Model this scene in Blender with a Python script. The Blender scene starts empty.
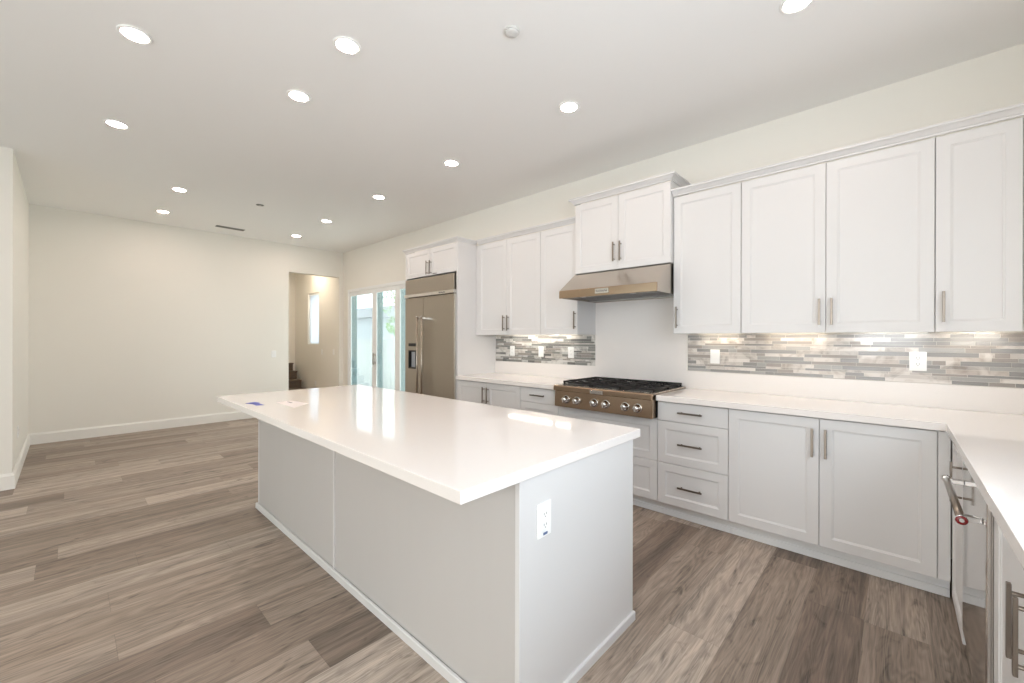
import bpy, bmesh, math, random
from mathutils import Vector, Matrix

# ------------------------------------------------------------------ camera, world, lights, exposure
scene = bpy.context.scene
COL = scene.collection
PI = math.pi
CAM_H = 1.3344
YAW = 0.7428
cam_data = bpy.data.cameras.new('camera')
cam = bpy.data.objects.new('camera', cam_data)
COL.objects.link(cam)
cam_data.sensor_fit = 'HORIZONTAL'
cam_data.sensor_width = 36.0
cam_data.lens = 412.69 / 1024 * 36.0
cam_data.shift_x = -(516.63 - 512) / 1024
cam_data.shift_y = (338.88 - 341.5) / 1024
cam_data.clip_start = 0.02
cam_data.clip_end = 200
cam.matrix_world = Matrix.Translation((0, 0, CAM_H)) @ Matrix.Rotation(YAW, 4, 'Z') @ Matrix.Rotation(PI / 2, 4, 'X') @ Matrix.Rotation(0.0022, 4, 'Z')
scene.camera = cam

world = bpy.data.worlds.new('sky')
scene.world = world
world.use_nodes = True
wn = world.node_tree.nodes
wn['Background'].inputs[0].default_value = (0.91, 0.965, 1.0, 1)
wn['Background'].inputs[1].default_value = 3.5

scene.view_settings.view_transform = 'Standard'
scene.view_settings.look = 'None'
scene.view_settings.exposure = 0.06
scene.view_settings.gamma = 1.0
scene.view_settings.use_curve_mapping = False
try:
    scene.cycles.max_bounces = 10
    scene.cycles.diffuse_bounces = 6
    scene.cycles.glossy_bounces = 5
    scene.cycles.transparent_max_bounces = 12
    scene.cycles.caustics_reflective = False
    scene.cycles.caustics_refractive = False
    scene.cycles.sample_clamp_indirect = 6.0
except Exception:
    pass


def area_light(name, loc, direction, sx, sy, power, color):
    d = bpy.data.lights.new(name, 'AREA')
    d.shape = 'RECTANGLE'
    d.size = sx
    d.size_y = sy
    d.energy = power
    d.color = color
    o = bpy.data.objects.new(name, d)
    COL.objects.link(o)
    o.location = loc
    o.rotation_euler = Vector(direction).to_track_quat('-Z', 'Y').to_euler()
    return o


# added fill lights at unseen rear and sink windows, then sun and sky portal
area_light('added_rear_fill', (-0.85, -3.28, 1.2), (0, 1, 0), 2.0, 2.2, 56, (1.0, 0.93, 0.89))
area_light('added_side_fill', (0.80, 0.75, 1.75), (-1, 0, 0), 1.7, 1.1, 39, (0.78, 0.87, 1.0))
sun_data = bpy.data.lights.new('sun', 'SUN')
sun_data.energy = 7.0
sun_data.angle = math.radians(0.6)
sun_data.color = (1.0, 0.97, 0.92)
sun = bpy.data.objects.new('sun', sun_data)
COL.objects.link(sun)
sun.rotation_euler = Vector((0.05, -0.28, -0.95)).to_track_quat('-Z', 'Y').to_euler()
portal = area_light('sky_portal', ((-7.74 - 5.20) / 2, 3.83, 1.13), (0, -1, 0), 2.54, 2.26, 1.0, (1, 1, 1))
portal.data.cycles.is_portal = True

LAMP = 142.0        # emission of the recessed lamps' lenses
STRIP_WARM = 19.0
STRIP_COOL = 21.0


# ------------------------------------------------------------------ materials
def new_mat(name):
    m = bpy.data.materials.new(name)
    m.use_nodes = True
    nt = m.node_tree
    return m, nt, nt.nodes['Principled BSDF']


def srgb(r, g, b):
    f = lambda c: (c / 255 / 12.92) if c / 255 <= 0.04045 else ((c / 255 + 0.055) / 1.055) ** 2.4
    return (f(r), f(g), f(b), 1)


def plain(name, col, rough=0.5, metal=0.0, noise=0.0, nscale=8.0, bump=0.0, bscale=200.0, coat=0.0, spec=0.5, stretch=None):
    m, nt, p = new_mat(name)
    p.inputs['Roughness'].default_value = rough
    p.inputs['Metallic'].default_value = metal
    p.inputs['Specular IOR Level'].default_value = spec
    p.inputs['Coat Weight'].default_value = coat
    p.inputs['Base Color'].default_value = col
    tc = nt.nodes.new('ShaderNodeTexCoord')
    mp = nt.nodes.new('ShaderNodeMapping')
    nt.links.new(tc.outputs['Object'], mp.inputs[0])
    if stretch:
        mp.inputs['Scale'].default_value = stretch
    if noise > 0:
        n = nt.nodes.new('ShaderNodeTexNoise')
        n.inputs['Scale'].default_value = nscale
        n.inputs['Detail'].default_value = 4
        nt.links.new(mp.outputs[0], n.inputs['Vector'])
        mx = nt.nodes.new('ShaderNodeMix')
        mx.data_type = 'RGBA'
        mx.inputs['A'].default_value = tuple(min(1, c * (1 + noise)) for c in col[:3]) + (1,)
        mx.inputs['B'].default_value = tuple(c * (1 - noise) for c in col[:3]) + (1,)
        nt.links.new(n.outputs['Fac'], mx.inputs['Factor'])
        nt.links.new(mx.outputs['Result'], p.inputs['Base Color'])
    if bump > 0:
        n2 = nt.nodes.new('ShaderNodeTexNoise')
        n2.inputs['Scale'].default_value = bscale
        n2.inputs['Detail'].default_value = 3
        nt.links.new(mp.outputs[0], n2.inputs['Vector'])
        b = nt.nodes.new('ShaderNodeBump')
        b.inputs['Strength'].default_value = bump
        b.inputs['Distance'].default_value = 0.002
        nt.links.new(n2.outputs['Fac'], b.inputs['Height'])
        nt.links.new(b.outputs[0], p.inputs['Normal'])
    return m


def emissive(name, col, strength):
    m, nt, p = new_mat(name)
    p.inputs['Base Color'].default_value = (0.9, 0.9, 0.9, 1)
    p.inputs['Emission Color'].default_value = col
    p.inputs['Emission Strength'].default_value = strength
    return m


M = {}
M['wall'] = plain('wall_paint', srgb(237, 234, 226), 0.75, bump=0.06, bscale=260)
M['ceiling'] = plain('ceiling_paint', srgb(242, 241, 239), 0.85, bump=0.06, bscale=220)
M['trim'] = plain('white_trim_paint', srgb(240, 238, 232), 0.4)
M['cabinet'] = plain('white_cabinet_lacquer', srgb(217, 216, 215), 0.38, noise=0.006, nscale=3)
M['island'] = plain('white_island_panel_shaded', srgb(194, 191, 188), 0.42, noise=0.012, nscale=14, stretch=(1, 1, 0.15))  # greyer than the end panels: dimmer light on the long side put into colour
M['toe'] = plain('toe_kick_paint', srgb(234, 235, 236), 0.45)
M['steel_room_tint'] = plain('stainless_room_reflection_tint', srgb(180, 156, 132), 0.22, 1.0, noise=0.06, nscale=30, stretch=(0.6, 8, 30), bump=0.04, bscale=90)  # bronze tint stands in for the warm room reflected in the steel
M['deck'] = plain('black_enamel_pan', srgb(14, 14, 14), 0.45)
M['detector'] = plain('pale_grey_detector_plastic', srgb(216, 215, 212), 0.5)
M['vent'] = plain('grey_vent_metal', srgb(120, 120, 116), 0.6)
M['steel'] = plain('brushed_stainless_steel', srgb(196, 186, 174), 0.26, 1.0, noise=0.05, nscale=30, stretch=(0.6, 8, 30), bump=0.04, bscale=90)
M['fridge'] = plain('brushed_fridge_steel', srgb(176, 167, 155), 0.34, 1.0, noise=0.04, nscale=30, stretch=(8, 8, 0.4), bump=0.02, bscale=90)
M['steel_light'] = plain('polished_steel_trim', srgb(224, 220, 214), 0.2, 1.0)
M['mirror_steel'] = plain('polished_dishwasher_steel', srgb(206, 202, 198), 0.07, 1.0)
M['nickel'] = plain('brushed_nickel', srgb(134, 125, 116), 0.34, 1.0)
M['chrome'] = plain('chrome', srgb(225, 225, 225), 0.1, 1.0)
M['iron'] = plain('black_cast_iron', srgb(16, 15, 16), 0.62, noise=0.2, nscale=60, bump=0.15, bscale=300)
M['black'] = plain('black_plastic', srgb(18, 18, 19), 0.4)
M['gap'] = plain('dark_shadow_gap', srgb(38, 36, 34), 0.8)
M['filter'] = plain('hood_filter_steel', srgb(150, 148, 146), 0.35, 1.0)
M['plastic'] = plain('white_plastic', srgb(244, 244, 242), 0.35)
M['slot'] = plain('outlet_slot_grey', srgb(128, 124, 122), 0.6)
M['red'] = plain('red_enamel', srgb(120, 16, 24), 0.25, coat=0.6)
M['vinyl'] = plain('white_vinyl', srgb(240, 241, 240), 0.4)
M['teal'] = plain('exterior_stile_glass_sky_tint', srgb(124, 146, 148), 0.4)  # tint of the glass and sky reflection put into the stile colour
M['stair'] = plain('dark_stair_wood', srgb(96, 82, 70), 0.5, noise=0.25, nscale=6, stretch=(1, 0.2, 4))
M['blue'] = plain('blue_tape', srgb(70, 82, 176), 0.5)
M['film'] = plain('translucent_label_film', srgb(240, 231, 227), 0.5)
M['ink'] = plain('printed_grey_ink', srgb(120, 116, 112), 0.6)
M['blue_label'] = plain('blue_grey_label', srgb(98, 116, 150), 0.6)
M['dispenser'] = plain('dispenser_recess_grey', srgb(176, 180, 186), 0.35)
M['fence'] = plain('white_fence_vinyl', srgb(176, 181, 181), 0.5)
M['siding'] = plain('pale_blue_siding', srgb(170, 177, 183), 0.7)
M['roof'] = plain('grey_roof', srgb(160, 164, 170), 0.8)
M['patio'] = plain('pale_concrete', srgb(236, 236, 232), 0.8, noise=0.03)
M['leaf'] = plain('green_leaf', srgb(150, 178, 136), 0.6, noise=0.2, nscale=5)
M['bark'] = plain('grey_bark', srgb(130, 120, 108), 0.9, noise=0.2)
M['lens'] = emissive('lit_lamp_lens', (1.0, 0.81, 0.71, 1), LAMP)
M['hall_lens'] = emissive('lit_warm_lamp_lens', (1.0, 0.84, 0.66, 1), 560)
M['strip_warm'] = emissive('lit_warm_strip', (1.0, 0.86, 0.68, 1), STRIP_WARM)
M['strip_cool'] = emissive('lit_cool_strip', (0.93, 0.97, 1.0, 1), STRIP_COOL)
M['strip_mid'] = emissive('lit_neutral_strip', (1.0, 0.93, 0.82, 1), STRIP_WARM * 1.25)


def quartz(name='white_quartz', rough=0.07):
    m, nt, p = new_mat(name)
    tc = nt.nodes.new('ShaderNodeTexCoord')
    v = nt.nodes.new('ShaderNodeTexVoronoi')
    v.inputs['Scale'].default_value = 210
    nt.links.new(tc.outputs['Object'], v.inputs['Vector'])
    r = nt.nodes.new('ShaderNodeValToRGB')
    r.color_ramp.elements[0].position = 0.0
    r.color_ramp.elements[0].color = srgb(214, 208, 203)
    r.color_ramp.elements[1].position = 0.35
    r.color_ramp.elements[1].color = srgb(234, 229, 225)
    nt.links.new(v.outputs['Distance'], r.inputs[0])
    n = nt.nodes.new('ShaderNodeTexNoise')
    n.inputs['Scale'].default_value = 45
    nt.links.new(tc.outputs['Object'], n.inputs['Vector'])
    mx = nt.nodes.new('ShaderNodeMix')
    mx.data_type = 'RGBA'
    mx.inputs['A'].default_value = srgb(235, 230, 226)
    mm = nt.nodes.new('ShaderNodeMath')
    mm.operation = 'MULTIPLY'
    mm.inputs[1].default_value = 0.55
    nt.links.new(n.outputs['Fac'], mm.inputs[0])
    nt.links.new(mm.outputs[0], mx.inputs['Factor'])
    nt.links.new(r.outputs[0], mx.inputs['B'])
    nt.links.new(mx.outputs['Result'], p.inputs['Base Color'])
    p.inputs['Roughness'].default_value = rough
    p.inputs['Specular IOR Level'].default_value = 0.55
    return m


M['quartz'] = quartz()
M['quartz_splash'] = quartz('honed_white_quartz', 0.38)


def glass_mat(name, tint, refl=0.5):
    m, nt, p = new_mat(name)
    nt.nodes.remove(p)
    out = nt.nodes['Material Output']
    t = nt.nodes.new('ShaderNodeBsdfTransparent')
    t.inputs[0].default_value = tint
    g = nt.nodes.new('ShaderNodeBsdfGlossy')
    g.inputs['Roughness'].default_value = 0.02
    f = nt.nodes.new('ShaderNodeFresnel')
    f.inputs[0].default_value = 1.45
    k = nt.nodes.new('ShaderNodeMath')
    k.operation = 'MULTIPLY'
    k.inputs[1].default_value = refl
    nt.links.new(f.outputs[0], k.inputs[0])
    mx = nt.nodes.new('ShaderNodeMixShader')
    nt.links.new(k.outputs[0], mx.inputs[0])
    nt.links.new(t.outputs[0], mx.inputs[1])
    nt.links.new(g.outputs[0], mx.inputs[2])
    nt.links.new(mx.outputs[0], out.inputs[0])
    return m


M['glass'] = glass_mat('window_glass', (0.93, 0.98, 0.98, 1))


def blind_mat():
    m, nt, p = new_mat('white_blind_slat')
    p.inputs['Base Color'].default_value = srgb(244, 244, 246)
    p.inputs['Roughness'].default_value = 0.6
    out = nt.nodes['Material Output']
    t = nt.nodes.new('ShaderNodeBsdfTranslucent')
    t.inputs[0].default_value = srgb(244, 246, 250)
    mx = nt.nodes.new('ShaderNodeMixShader')
    mx.inputs[0].default_value = 0.75
    nt.links.new(p.outputs[0], mx.inputs[1])
    nt.links.new(t.outputs[0], mx.inputs[2])
    nt.links.new(mx.outputs[0], out.inputs[0])
    return m


M['blind'] = blind_mat()


def floor_mat():
    m, nt, p = new_mat('grey_brown_oak_planks')
    N, L = nt.nodes, nt.links

    def math_(op, a, b=None, c=None):
        n = N.new('ShaderNodeMath')
        n.operation = op
        for i, v in enumerate((a, b, c)):
            if v is None:
                continue
            if isinstance(v, (int, float)):
                n.inputs[i].default_value = v
            else:
                L.new(v, n.inputs[i])
        return n.outputs[0]

    def white(a, b=None):
        n = N.new('ShaderNodeTexWhiteNoise')
        n.noise_dimensions = '2D'
        cx = N.new('ShaderNodeCombineXYZ')
        L.new(a, cx.inputs[0])
        if b is not None:
            L.new(b, cx.inputs[1])
        L.new(cx.outputs[0], n.inputs['Vector'])
        return n

    tc = N.new('ShaderNodeTexCoord')
    sx = N.new('ShaderNodeSeparateXYZ')
    L.new(tc.outputs['Object'], sx.inputs[0])
    X, Y = sx.outputs[0], sx.outputs[1]
    W, LEN, SEED = 0.2255, 1.5, 217.0
    xs = math_('DIVIDE', math_('ADD', X, 0.333), W)
    row = math_('FLOOR', xs)
    off = white(row).outputs['Value']
    ys = math_('ADD', math_('DIVIDE', Y, LEN), math_('MULTIPLY', off, 7.31))
    colm = math_('FLOOR', ys)
    idn = white(math_('ADD', row, SEED), colm)
    rnd = idn.outputs['Value']
    # plank tone
    ramp = N.new('ShaderNodeValToRGB')
    L.new(rnd, ramp.inputs[0])
    cr = ramp.color_ramp
    cr.elements[0].position = 0.0
    cr.elements[0].color = srgb(122, 107, 95)
    cr.elements[1].position = 1.0
    cr.elements[1].color = srgb(172, 158, 145)
    for pos, c in ((0.22, (136, 121, 108)), (0.5, (149, 134, 121)), (0.78, (160, 146, 133))):
        e = cr.elements.new(pos)
        e.color = srgb(*c)
    # grain along y, offset by plank
    def grain(sxc, syc, scale, detail, dist=0.0):
        cx = N.new('ShaderNodeCombineXYZ')
        L.new(math_('MULTIPLY', X, sxc), cx.inputs[0])
        L.new(math_('MULTIPLY', Y, syc), cx.inputs[1])
        L.new(math_('MULTIPLY', rnd, 37.0), cx.inputs[2])
        n = N.new('ShaderNodeTexNoise')
        n.inputs['Scale'].default_value = scale
        n.inputs['Detail'].default_value = detail
        n.inputs['Distortion'].default_value = dist
        L.new(cx.outputs[0], n.inputs['Vector'])
        return n.outputs['Fac']
    broad = grain(21, 0.55, 1.0, 3, 0.35)
    fine = grain(85, 3.2, 1.6, 8, 1.2)
    knot = grain(11, 3.0, 1.0, 4, 2.4)
    # cathedral rings
    cx = N.new('ShaderNodeCombineXYZ')
    L.new(math_('MULTIPLY', X, 9.0), cx.inputs[0])
    L.new(math_('MULTIPLY', Y, 0.9), cx.inputs[1])
    L.new(math_('MULTIPLY', rnd, 23.0), cx.inputs[2])
    ringn = N.new('ShaderNodeTexNoise')
    ringn.inputs['Scale'].default_value = 1.0
    ringn.inputs['Detail'].default_value = 2
    ringn.inputs['Distortion'].default_value = 0.6
    L.new(cx.outputs[0], ringn.inputs['Vector'])
    ring = math_('SINE', math_('MULTIPLY', ringn.outputs['Fac'], 95.0))
    f1 = math_('MULTIPLY', math_('SUBTRACT', broad, 0.5), 1.35)
    f2 = math_('MULTIPLY', math_('SUBTRACT', fine, 0.5), 1.25)
    f3 = math_('MULTIPLY', ring, 0.12)
    kn = N.new('ShaderNodeMapRange')
    kn.inputs['From Min'].default_value = 0.58
    kn.inputs['From Max'].default_value = 0.78
    kn.inputs['To Min'].default_value = 0.0
    kn.inputs['To Max'].default_value = -0.55
    L.new(knot, kn.inputs['Value'])
    tot = math_('ADD', math_('ADD', f1, f2), math_('ADD', f3, kn.outputs[0]))
    gain = math_('ADD', 1.0, tot)
    # joints
    fx = math_('FRACT', xs)
    fy = math_('FRACT', ys)
    ex = math_('MULTIPLY', math_('MINIMUM', fx, math_('SUBTRACT', 1.0, fx)), W)
    ey = math_('MULTIPLY', math_('MINIMUM', fy, math_('SUBTRACT', 1.0, fy)), LEN)
    edge = math_('MINIMUM', ex, ey)
    j = N.new('ShaderNodeMapRange')
    j.inputs['From Min'].default_value = 0.0004
    j.inputs['From Max'].default_value = 0.0016
    j.inputs['To Min'].default_value = 0.72
    j.inputs['To Max'].default_value = 1.0
    L.new(edge, j.inputs['Value'])
    gain = math_('MULTIPLY', gain, j.outputs[0])
    vm = N.new('ShaderNodeVectorMath')
    vm.operation = 'SCALE'
    L.new(ramp.outputs[0], vm.inputs[0])
    L.new(gain, vm.inputs['Scale'])
    L.new(vm.outputs[0], p.inputs['Base Color'])
    ro = math_('ADD', 0.36, math_('MULTIPLY', fine, 0.16))
    L.new(ro, p.inputs['Roughness'])
    p.inputs['Specular IOR Level'].default_value = 0.4
    b = N.new('ShaderNodeBump')
    b.inputs['Strength'].default_value = 0.12
    b.inputs['Distance'].default_value = 0.002
    L.new(math_('ADD', fine, math_('MULTIPLY', j.outputs[0], 0.8)), b.inputs['Height'])
    L.new(b.outputs[0], p.inputs['Normal'])
    return m


M['floor'] = floor_mat()


def marble(name, base, vein, rough=0.3):
    m, nt, p = new_mat(name)
    tc = nt.nodes.new('ShaderNodeTexCoord')
    n = nt.nodes.new('ShaderNodeTexNoise')
    n.inputs['Scale'].default_value = 11
    n.inputs['Detail'].default_value = 6
    n.inputs['Distortion'].default_value = 1.2
    nt.links.new(tc.outputs['Object'], n.inputs['Vector'])
    r = nt.nodes.new('ShaderNodeValToRGB')
    r.color_ramp.elements[0].position = 0.28
    r.color_ramp.elements[0].color = srgb(*vein)
    r.color_ramp.elements[1].position = 0.55
    r.color_ramp.elements[1].color = srgb(*base)
    nt.links.new(n.outputs['Fac'], r.inputs[0])
    nt.links.new(r.outputs[0], p.inputs['Base Color'])
    p.inputs['Roughness'].default_value = rough
    return m


TILE_MATS = [marble('white_marble_tile', (214, 208, 202), (150, 138, 128)),
             marble('grey_marble_tile', (194, 188, 182), (134, 126, 119)),
             plain('grey_glass_tile', srgb(142, 140, 138), 0.25, noise=0.03, nscale=20),
             plain('taupe_tile', srgb(150, 143, 137), 0.35, noise=0.08, nscale=30),
             plain('pale_glass_tile', srgb(164, 162, 159), 0.25, noise=0.03, nscale=20),
             marble('pale_stone_tile', (204, 197, 190), (160, 148, 138))]
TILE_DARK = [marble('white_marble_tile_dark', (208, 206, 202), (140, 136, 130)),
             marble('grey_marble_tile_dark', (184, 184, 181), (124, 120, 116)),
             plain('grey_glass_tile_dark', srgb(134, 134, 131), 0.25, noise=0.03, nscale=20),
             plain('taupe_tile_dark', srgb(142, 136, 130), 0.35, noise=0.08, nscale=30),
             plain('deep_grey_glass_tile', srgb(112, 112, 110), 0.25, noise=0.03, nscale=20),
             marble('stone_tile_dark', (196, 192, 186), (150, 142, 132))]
M['grout'] = plain('pale_grout', srgb(226, 221, 214), 0.8)


# ------------------------------------------------------------------ mesh helpers
class MB:
    def __init__(self):
        self.bm = bmesh.new()

    def box(self, x0, x1, y0, y1, z0, z1, mi=0):
        if x0 > x1: x0, x1 = x1, x0
        if y0 > y1: y0, y1 = y1, y0
        if z0 > z1: z0, z1 = z1, z0
        v = [self.bm.verts.new(c) for c in ((x0, y0, z0), (x1, y0, z0), (x1, y1, z0), (x0, y1, z0), (x0, y0, z1), (x1, y0, z1), (x1, y1, z1), (x0, y1, z1))]
        for f in ((3, 2, 1, 0), (4, 5, 6, 7), (0, 1, 5, 4), (1, 2, 6, 5), (2, 3, 7, 6), (3, 0, 4, 7)):
            fc = self.bm.faces.new([v[i] for i in f])
            fc.material_index = mi
        return self

    def prism(self, poly, axis, a0, a1, mi=0):
        """poly: 2-D outline; axis 'x': (y, z) extruded along x; 'y': (x, z); 'z': (x, y)."""
        def P(u, w, a):
            return (a, u, w) if axis == 'x' else ((u, a, w) if axis == 'y' else (u, w, a))
        A = [self.bm.verts.new(P(u, w, a0)) for u, w in poly]
        B = [self.bm.verts.new(P(u, w, a1)) for u, w in poly]
        n = len(poly)
        fs = [self.bm.faces.new(A), self.bm.faces.new(list(reversed(B)))]
        for i in range(n):
            fs.append(self.bm.faces.new((A[i], B[i], B[(i + 1) % n], A[(i + 1) % n])))
        for f in fs:
            f.material_index = mi
        bmesh.ops.recalc_face_normals(self.bm, faces=fs)
        return self

    def tube(self, p0, p1, r, r1=None, n=14, mi=0):
        p0, p1 = Vector(p0), Vector(p1)
        r1 = r if r1 is None else r1
        d = (p1 - p0).normalized()
        u = d.orthogonal().normalized()
        w = d.cross(u)
        A, B = [], []
        for i in range(n):
            a = 2 * PI * i / n
            o = u * math.cos(a) + w * math.sin(a)
            A.append(self.bm.verts.new(p0 + o * r))
            B.append(self.bm.verts.new(p1 + o * r1))
        fs = [self.bm.faces.new(list(reversed(A))), self.bm.faces.new(B)]
        for i in range(n):
            f = self.bm.faces.new((A[i], A[(i + 1) % n], B[(i + 1) % n], B[i]))
            f.smooth = True
            fs.append(f)
        for f in fs:
            f.material_index = mi
        return self

    def lathe(self, prof, center, axis='z', n=28, mi=0, cap=True):
        """prof: (radius, height) list turned about the axis through center."""
        c = Vector(center)
        ax = {'z': (Vector((1, 0, 0)), Vector((0, 1, 0)), Vector((0, 0, 1))),
              'y': (Vector((0, 0, 1)), Vector((1, 0, 0)), Vector((0, 1, 0))),
              'x': (Vector((0, 1, 0)), Vector((0, 0, 1)), Vector((1, 0, 0)))}[axis]
        rings = []
        for r, h in prof:
            rings.append([self.bm.verts.new(c + ax[0] * (r * math.cos(2 * PI * i / n)) + ax[1] * (r * math.sin(2 * PI * i / n)) + ax[2] * h) for i in range(n)])
        fs = []
        for a, b in zip(rings, rings[1:]):
            for i in range(n):
                f = self.bm.faces.new((a[i], a[(i + 1) % n], b[(i + 1) % n], b[i]))
                f.smooth = True
                fs.append(f)
        if cap:
            fs.append(self.bm.faces.new(list(reversed(rings[0]))))
            fs.append(self.bm.faces.new(rings[-1]))
        for f in fs:
            f.material_index = mi
        bmesh.ops.recalc_face_normals(self.bm, faces=fs)
        return self

    def shaker(self, x0, x1, z0, z1, y=0.0, t=0.02, rail=0.058, slab=False):
        """door or drawer front in the x-z plane, face at y looking to -y, body to y + t."""
        g = 0.0015
        def ring(i, yy):
            return [self.bm.verts.new(c) for c in ((x0 + i, yy, z0 + i), (x1 - i, yy, z0 + i), (x1 - i, yy, z1 - i), (x0 + i, yy, z1 - i))]
        rs = [ring(0, y + t), ring(0, y + g), ring(g, y)]
        if not slab:
            rs += [ring(rail, y), ring(rail + 0.003, y + 0.003), ring(rail + 0.008, y + 0.004), ring(rail + 0.010, y + 0.0065)]
        fs = [self.bm.faces.new(list(reversed(rs[0])))]
        for a, b in zip(rs, rs[1:]):
            for i in range(4):
                fs.append(self.bm.faces.new((a[i], a[(i + 1) % 4], b[(i + 1) % 4], b[i])))
        fs.append(self.bm.faces.new(rs[-1]))
        bmesh.ops.recalc_face_normals(self.bm, faces=fs)
        return self

    def sweep(self, path, prof):
        """moulding: path = open plan polyline [(x, y)], prof = closed [(outward, z)], outward = right of travel."""
        P = [Vector(p) for p in path]
        dirs = [(b - a).normalized() for a, b in zip(P, P[1:])]
        nor = [Vector((d.y, -d.x)) for d in dirs]
        rows = []
        for i, p in enumerate(P):
            if i == 0:
                m = nor[0]
            elif i == len(P) - 1:
                m = nor[-1]
            else:
                m = nor[i - 1] + nor[i]
                m = m / (m.dot(nor[i]))
            rows.append([self.bm.verts.new((p.x + m.x * o, p.y + m.y * o, z)) for o, z in prof])
        n = len(prof)
        fs = []
        for a, b in zip(rows, rows[1:]):
            for i in range(n):
                fs.append(self.bm.faces.new((a[i], a[(i + 1) % n], b[(i + 1) % n], b[i])))
        fs.append(self.bm.faces.new(rows[0]))
        fs.append(self.bm.faces.new(list(reversed(rows[-1]))))
        bmesh.ops.recalc_face_normals(self.bm, faces=fs)
        return self

    def build(self, name, mats, parent=None, bevel=0.0, segs=2):
        me = bpy.data.meshes.new(name)
        if parent is not None and parent.get('_world'):
            pass
        self.bm.to_mesh(me)
        self.bm.free()
        o = bpy.data.objects.new(name, me)
        COL.objects.link(o)
        for m in (mats if isinstance(mats, (list, tuple)) else [mats]):
            me.materials.append(m)
        if parent is not None:
            o.parent = parent
        if bevel > 0:
            b = o.modifiers.new('bevel', 'BEVEL')
            b.width = bevel
            b.segments = segs
            b.limit_method = 'ANGLE'
            b.angle_limit = math.radians(40)
        return o


def tag(o, label=None, cat=None, group=None, kind=None):
    if label: o['label'] = label
    if cat: o['category'] = cat
    if group: o['group'] = group
    if kind: o['kind'] = kind
    return o


def thing(name, label, cat, loc=(0, 0, 0), rotz=0.0, group=None):
    o = bpy.data.objects.new(name, None)
    o.empty_display_size = 0.1
    COL.objects.link(o)
    o.location = loc
    o.rotation_euler = (0, 0, rotz)
    return tag(o, label, cat, group)


def struct(mb, name, m, parent=None, bevel=0.0):
    o = mb.build(name, m, parent, bevel)
    if parent is None:
        o['kind'] = 'structure'
    return o


def shift(mb, loc):
    bmesh.ops.translate(mb.bm, verts=mb.bm.verts, vec=(-loc[0], -loc[1], -loc[2]))
    return mb


def text_mesh(name, body, size, loc, rot, m, parent, depth=0.0008):
    cu = bpy.data.curves.new(name, 'FONT')
    cu.body = body
    cu.size = size
    cu.extrude = depth
    cu.align_x = 'CENTER'
    cu.align_y = 'CENTER'
    t = bpy.data.objects.new(name + '_tmp', cu)
    COL.objects.link(t)
    dg = bpy.context.evaluated_depsgraph_get()
    me = bpy.data.meshes.new_from_object(t.evaluated_get(dg))
    bpy.data.objects.remove(t)
    bpy.data.curves.remove(cu)
    o = bpy.data.objects.new(name, me)
    COL.objects.link(o)
    me.materials.clear()
    me.materials.append(m)
    o.parent = parent
    o.location = loc
    o.rotation_euler = rot
    return o


# ------------------------------------------------------------------ key dimensions
H = 3.0055           # ceiling
YW = 3.6415          # kitchen wall
YB = 3.02            # base cabinet door faces
YU = 3.30            # upper cabinet door faces
XF = -7.944          # far wall
XR = 0.86            # right wall
YL = -0.326          # left wall
YR = -3.40           # wall behind the camera
XP = -5.75           # end of the left wall
CT = 0.914           # worktop height

# ------------------------------------------------------------------ room shell
struct(MB().box(-11.0, XR + 0.15, YR - 0.15, YW + 0.15, -0.12, 0), 'floor', M['floor'])
struct(MB().box(-11.0, XR + 0.15, YR - 0.15, YW + 0.15, H, H + 0.12), 'ceiling', M['ceiling'])


def wall_with_holes(axis, u0, u1, t0, t1, z0, z1, holes, name, m):
    mb = MB()
    us = sorted({u0, u1} | {h[0] for h in holes} | {h[1] for h in holes})
    for a, b in zip(us, us[1:]):
        zs = [(h[2], h[3]) for h in holes if h[0] <= a + 1e-6 and h[1] >= b - 1e-6]
        cur = z0
        for c, d in sorted(zs):
            if c > cur + 1e-6:
                mb.box(a, b, t0, t1, cur, c) if axis == 'x' else mb.box(t0, t1, a, b, cur, c)
            cur = d
        if cur < z1 - 1e-6:
            mb.box(a, b, t0, t1, cur, z1) if axis == 'x' else mb.box(t0, t1, a, b, cur, z1)
    return struct(mb, name, m)


DX0, DX1, DZ = -7.74, -5.20, 2.265
wall_with_holes('x', -10.60, XR + 0.15, YW, YW + 0.15, 0, H, [(DX0, DX1, 0, DZ), (-9.68, -9.08, 1.21, 2.33)], 'wall_kitchen', M['wall'])
wall_with_holes('y', YL - 0.15, YW, XF - 0.126, XF, 0, H, [(2.662, 3.567, 0, 2.52)], 'wall_far', M['wall'])
mb = MB()
mb.box(XF, XP, YL - 0.13, YL, 0, H)
mb.box(XP - 0.13, XP, YR, YL - 0.13, 0, H)
struct(mb, 'wall_left', M['wall'])
wall_with_holes('x', XP, XR + 0.15, YR - 0.15, YR, 0, H, [(-5.0, -3.0, 0.65, 2.35), (-1.85, 0.15, 0.08, 2.35)], 'wall_rear', M['wall'])
wall_with_holes('y', YR, YW, XR, XR + 0.15, 0, H, [(-0.1, 1.6, 1.2, 2.3)], 'wall_right', M['wall'])
mb = MB()
mb.box(-10.60, -10.44, 1.4, YW, 0, H)
mb.box(-10.44, XF - 0.126, 1.4, 1.52, 0, H)
struct(mb, 'wall_hall', M['wall'])


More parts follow.
